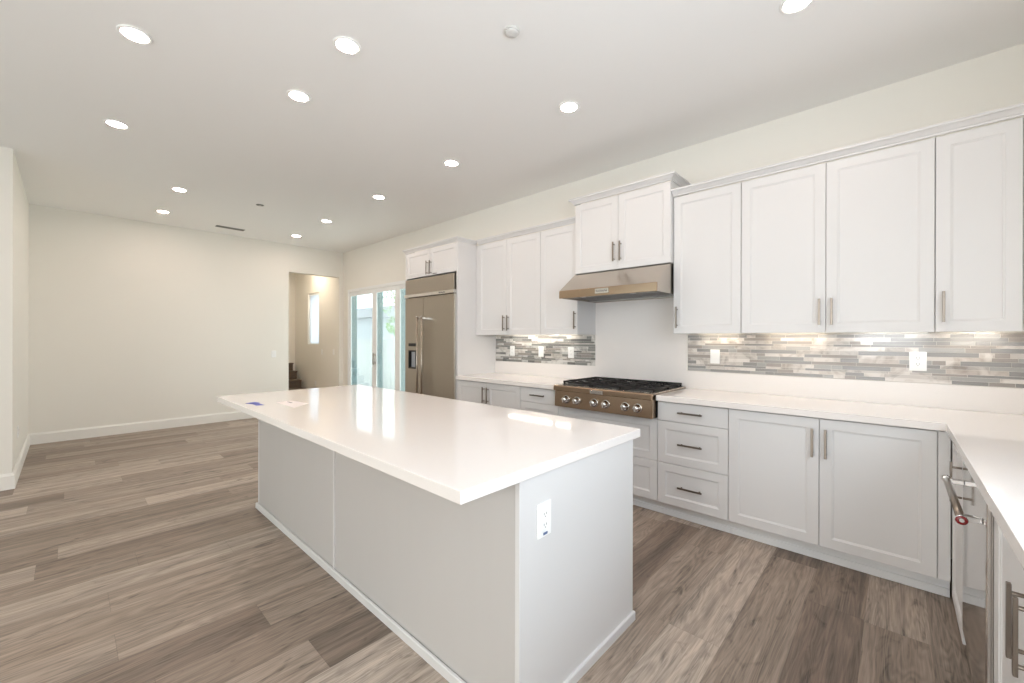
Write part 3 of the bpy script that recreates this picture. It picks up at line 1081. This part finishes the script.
MBh = shift(MB().box(-2.0, -1.6, 3.11, 3.49, 1.76, 1.766), L0).build('inner_liner', M['gap'], h)
bd = shift(MB().box(-1.866, -1.738, yl - 0.010, yl - 0.0062, 1.716, 1.758), L0).build('name_badge', M['steel_light'], lip, bevel=0.002)
text_mesh('badge_lettering', 'KitchenAid', 0.024, (-1.802 - L0[0], yl - 0.0102 - L0[1], 1.737 - L0[2]), (PI / 2, 0, 0), M['ink'], lip)
for x in (-1.55, -2.02):
    shift(MB().lathe([(0.028, 0), (0.028, -0.004), (0.020, -0.005)], (x, 3.06, 1.706), 'z', 20), L0).build('hood_lamp', M['plastic'], h)

# ------------------------------------------------------------------ cooktop
k = thing('gas_cooktop', 'stainless six burner gas cooktop with front knobs and black grates', 'cooktop', (-1.788, 3.3, 0.735))
KX0, KX1 = -2.247, -1.336
L0 = k.location
mb = MB()
mb.box(KX0 + 0.004, KX1 - 0.004, 3.02, YW - 0.022, 0.7355, 0.905)
shift(mb, L0).build('burner_box', M['gap'], k)
shift(MB().box(KX0, KX1, 2.975, YW - 0.0215, 0.9055, 0.926), L0).build('top_deck', M['steel'], k, bevel=0.003)
pn = shift(MB().prism([(2.952, 0.738), (3.018, 0.738), (3.018, 0.905), (2.958, 0.905), (2.958, 0.876)], 'x', KX0, KX1), L0).build('control_panel', M['steel_room_tint'], k, bevel=0.002)
shift(MB().prism([(2.934, 0.882), (2.934, 0.916), (2.941, 0.925), (2.9745, 0.925), (2.9745, 0.877), (2.941, 0.877)], 'x', KX0, KX1), L0).build('bullnose', M['steel_room_tint'], k, bevel=0.002)
shift(MB().box(-1.868, -1.745, 2.930, 2.9338, 0.883, 0.913), L0).build('name_badge', M['steel_light'], pn, bevel=0.0015)
text_mesh('badge_lettering', 'KitchenAid', 0.021, (-1.8065 - L0[0], 2.9298 - L0[1], 0.898 - L0[2]), (PI / 2, 0, 0), M['ink'], pn)
knob_x = (-2.121, -2.010, -1.838, -1.730, -1.557, -1.454)
proto = None
for i, x in enumerate(knob_x):
    if proto is None:
        o = MB().lathe([(0.027, 0.0), (0.027, -0.006), (0.022, -0.010), (0.020, -0.034), (0.017, -0.038), (0.004, -0.039)], (0, 0, 0), 'y', 28).build('knob', M['chrome'], k)
        g_ = MB().box(-0.006, 0.006, -0.048, -0.036, -0.021, 0.021).build('knob_grip', M['steel_light'], o, bevel=0.003)
        r_ = MB().lathe([(0.031, 0.0), (0.031, -0.003), (0.028, -0.0035)], (0, 0, 0), 'y', 28).build('knob_bezel', M['steel_light'], o)
        proto = (o, g_, r_)
    else:
        o = proto[0].copy(); COL.objects.link(o)
        for ch in proto[1:]:
            cc = ch.copy(); COL.objects.link(cc); cc.parent = o
    o.location = (x - L0[0], 2.9535 - L0[1], 0.806 - L0[2])
    o.scale = (1.15, 1.15, 1.15)
shift(MB().box(KX0 + 0.02, KX1 - 0.02, 3.035, YW - 0.035, 0.9262, 0.9275), L0).build('burner_pan', M['deck'], k)
gx = [(-2.220, -1.935), (-1.931, -1.651), (-1.647, -1.362)]
for a, b in gx:
    mb = MB()
    y0, y1, zt, t_ = 3.045, 3.600, 0.957, 0.013
    for (x0, x1, ya, yb2) in ((a, b, y0, y0 + t_), (a, b, y1 - t_, y1), (a, a + t_, y0 + t_, y1 - t_), (b - t_, b, y0 + t_, y1 - t_), (a + t_, b - t_, (y0 + y1) / 2 - t_ / 2, (y0 + y1) / 2 + t_ / 2)):
        mb.box(x0, x1, ya, yb2, zt - 0.018, zt)
    for cy in (y0 + (y1 - y0) * 0.26, y0 + (y1 - y0) * 0.74):
        cx = (a + b) / 2
        for (x0, x1) in ((a + t_, cx - 0.035), (cx + 0.035, b - t_)):
            mb.box(x0, x1, cy - 0.005, cy + 0.005, zt - 0.012, zt)
        lim = (y0 + t_, (y0 + y1) / 2 - t_ / 2) if cy < (y0 + y1) / 2 else ((y0 + y1) / 2 + t_ / 2, y1 - t_)
        mb.box(cx - 0.005, cx + 0.005, lim[0], cy - 0.035, zt - 0.012, zt)
        mb.box(cx - 0.005, cx + 0.005, cy + 0.035, lim[1], zt - 0.012, zt)
        for dx in (-0.075, 0.075):
            mb.box(cx + dx - 0.004, cx + dx + 0.004, lim[0], cy - 0.02, zt - 0.010, zt)
            mb.box(cx + dx - 0.004, cx + dx + 0.004, cy + 0.02, lim[1], zt - 0.010, zt)
    for x in (a + 0.001, b - t_ - 0.001):
        for y in (y0 + 0.001, (y0 + y1) / 2 - t_ / 2, y1 - t_ - 0.001):
            mb.box(x, x + t_, y, y + t_, 0.9276, zt - 0.016)
    shift(mb, L0).build('grate', M['iron'], k, bevel=0.0015)
    for cy in (y0 + (y1 - y0) * 0.26, y0 + (y1 - y0) * 0.74):
        bn = shift(MB().lathe([(0.052, 0.0), (0.050, 0.004), (0.040, 0.007), (0.040, 0.0098)], ((a + b) / 2, cy, 0.9276), 'z', 28), L0).build('burner', M['steel_light'], k)
        shift(MB().lathe([(0.036, 0.0100), (0.038, 0.013), (0.032, 0.017), (0.006, 0.019)], ((a + b) / 2, cy, 0.9276), 'z', 28), L0).build('burner_cap', M['iron'], bn)

# ------------------------------------------------------------------ island
IX0, IX1, IY0, IY1, IZ = -3.729, -0.906, 0.7535, 1.871, 0.902
BX0, BX1, BY0, BY1 = -3.70, -0.922, 1.022, 1.828
isl = thing('kitchen_island', 'white panelled kitchen island cabinet in the middle of the room', 'island', ((BX0 + BX1) / 2, (BY0 + BY1) / 2, 0))
L0 = isl.location
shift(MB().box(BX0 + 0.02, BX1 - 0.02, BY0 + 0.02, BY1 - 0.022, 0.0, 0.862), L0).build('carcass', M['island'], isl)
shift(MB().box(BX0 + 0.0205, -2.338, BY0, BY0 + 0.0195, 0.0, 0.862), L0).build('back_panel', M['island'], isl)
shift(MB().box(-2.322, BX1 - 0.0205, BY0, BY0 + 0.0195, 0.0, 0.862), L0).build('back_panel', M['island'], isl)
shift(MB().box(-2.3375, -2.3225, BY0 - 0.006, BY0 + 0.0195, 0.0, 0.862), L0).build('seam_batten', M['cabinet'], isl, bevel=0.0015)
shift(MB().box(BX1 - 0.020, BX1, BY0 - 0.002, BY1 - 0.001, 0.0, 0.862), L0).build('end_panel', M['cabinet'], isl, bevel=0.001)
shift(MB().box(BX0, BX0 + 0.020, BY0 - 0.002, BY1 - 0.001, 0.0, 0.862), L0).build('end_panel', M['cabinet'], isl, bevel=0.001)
SH = [(0, 0), (0.012, 0), (0.012, 0.036), (0.009, 0.040), (0, 0.040)]
path = [(BX0 - 0.0005, BY1 - 0.03), (BX0 - 0.0005, BY0 - 0.0045), (BX1 + 0.0005, BY0 - 0.0045), (BX1 + 0.0005, BY1 + 0.002)]
shift(MB().sweep(path, SH), L0).build('base_moulding', M['cabinet'], isl)
# kitchen side: doors
nd = 5
for i in range(nd):
    a = BX0 + 0.02 + i * (BX1 - BX0 - 0.04) / nd
    b = a + (BX1 - BX0 - 0.04) / nd
    mb = MB().shaker(-(b - L0[0]) + 0.0016, -(a - L0[0]) - 0.0016, 0.11, 0.855, -(BY1 - L0[1]), 0.0195)
    bmesh.ops.rotate(mb.bm, verts=mb.bm.verts, cent=(0, 0, 0), matrix=Matrix.Rotation(PI, 3, 'Z'))
    mb.build('door', M['cabinet'], isl)
top = MB().box(IX0, IX1, IY0, IY1, 0.863, IZ).build('island_worktop', M['quartz'], None, bevel=0.002)
tag(top, 'large white quartz island top with a seating overhang', 'worktop')
o = wall_plate('white outlet with a blue grey sticker on the island end', 'outlet', (BX1 + 0.0005, 1.147, 0.694), PI / 2, 'duplex', w=0.076, h=0.122)
MB().box(-0.012, 0.012, -0.0093, -0.0090, -0.052, -0.043).build('printed_sticker', M['blue_label'], o)

# stickers left on the island top
def sheet(name, label, cat, pts, m, z=IZ):
    mb = MB().prism(pts, 'z', z + 0.0002, z + 0.0010)
    t = mb.build(name, m)
    tag(t, label, cat)
    return t


sheet('tape_strip', 'blue tape strip on the far corner of the island top', 'tape', [(-3.18, 0.800), (-3.205, 0.86), (-3.155, 0.875), (-3.09, 0.862), (-3.017, 0.866), (-3.023, 0.82), (-3.10, 0.825)], M['blue'])
pap = sheet('paper_sheet', 'thin pale paper sheet on the far end of the island top', 'paper', [(-3.07, 0.953), (-3.093, 1.055), (-2.871, 1.085), (-2.755, 0.955)], M['film'])
mb = MB()
mb.box(-3.05, -2.98, 1.01, 1.025, IZ + 0.0010, IZ + 0.0012)
mb.build('printed_line', M['ink'], pap)

# ------------------------------------------------------------------ under-cabinet strips
def strip(label, x0, x1, m, z=UB):
    t = thing('under_cabinet_light', label, 'cabinet light', ((x0 + x1) / 2, 3.565, z + 0.02))
    hw = (x1 - x0) / 2
    MB().box(-hw, hw, -0.022, 0.022, -0.010, -0.0005).build('housing', M['plastic'], t)
    MB().box(-hw + 0.008, hw - 0.008, -0.014, 0.014, -0.0125, -0.0102).build('diffuser', m, t)


strip('neutral glowing light bar under the cabinets left of the hood', -3.40, -2.50, M['strip_mid'])
strip('warm glowing light bar under the cabinet right of the hood', -1.20, -0.90, M['strip_warm'])
strip('warm glowing light bar under the left door of the paired right cabinet', -0.74, -0.36, M['strip_warm'])
strip('cool glowing light bar under the right door of the paired right cabinet', -0.20, 0.14, M['strip_cool'])
strip('pale glowing light bar under the cabinet at the right photo edge', 0.22, 0.46, M['strip_mid'])

# ------------------------------------------------------------------ outside the sliding door
tag(MB().box(-32, 4, YW + 0.16, 30, -0.40, -0.15).build('ground', M['patio']), kind='structure')
fn = thing('vinyl_fence', 'white board fence outside the sliding door', 'fence', (-11, 6.2, -0.15))
mb = MB()
x = -19.0
i = 0
while x < -5.0:
    mb.box(x, x + 0.172, 6.2, 6.225, -0.14, 1.24)
    x += 0.18
shift(mb, fn.location).build('board_panel', M['fence'], fn)
shift(MB().box(-19.0, -5.0, 6.185, 6.24, 1.2405, 1.30), fn.location).build('top_rail', M['fence'], fn)
for i in range(6):
    xx = -18.5 + i * 2.4
    p_ = shift(MB().box(xx, xx + 0.12, 6.10, 6.184, -0.15, 1.36), fn.location).build('post', M['fence'], fn)
hs = thing('neighbouring_house', 'pale house behind the fence outside the sliding door', 'house', (-25, 11, -0.15))
shift(MB().box(-36, -18.2, 10, 16, -0.15, 2.35), hs.location).build('wall', M['siding'], hs)
shift(MB().prism([(9.6, 2.351), (16.4, 2.351), (16.4, 2.5), (13.0, 3.3), (9.6, 2.78)], 'x', -36.3, -17.9), hs.location).build('roof', M['roof'], hs)
tr = thing('garden_tree', 'leafy green tree behind the fence outside the sliding door', 'tree', (-13.6, 8.2, -0.15))
mb = MB()
mb.tube((0, 0, 0), (0.1, 0, 1.9), 0.09, 0.06, n=10)
mb.tube((0.1, 0, 1.9), (-0.4, 0.2, 3.0), 0.05, 0.025, n=8)
mb.tube((0.1, 0, 1.9), (0.6, -0.2, 3.2), 0.05, 0.025, n=8)
mb.build('trunk', M['bark'], tr)
rnd = random.Random(3)
mb = MB()
for cx, cy, cz, rr in ((0.1, 0, 2.9, 0.75), (-0.2, 0.1, 1.95, 0.35), (0.45, -0.1, 3.5, 0.6)):
    for i in range(150):
        v = Vector((rnd.gauss(0, 1), rnd.gauss(0, 1), rnd.gauss(0, 1))).normalized() * rr * rnd.uniform(0.3, 1) ** 0.5
        c_ = Vector((cx, cy, cz)) + v
        u = Vector((rnd.gauss(0, 1), rnd.gauss(0, 1), rnd.gauss(0, 1))).normalized()
        w_ = u.orthogonal().normalized()
        s_ = rnd.uniform(0.05, 0.09)
        n_ = u.cross(w_)
        q = [c_ + u * s_, c_ + w_ * s_ * 0.45 + n_ * 0.008, c_ - u * s_, c_ - w_ * s_ * 0.45 + n_ * 0.008]
        mb.bm.faces.new([mb.bm.verts.new(z_) for z_ in q])
mb.build('foliage', M['leaf'], tr)
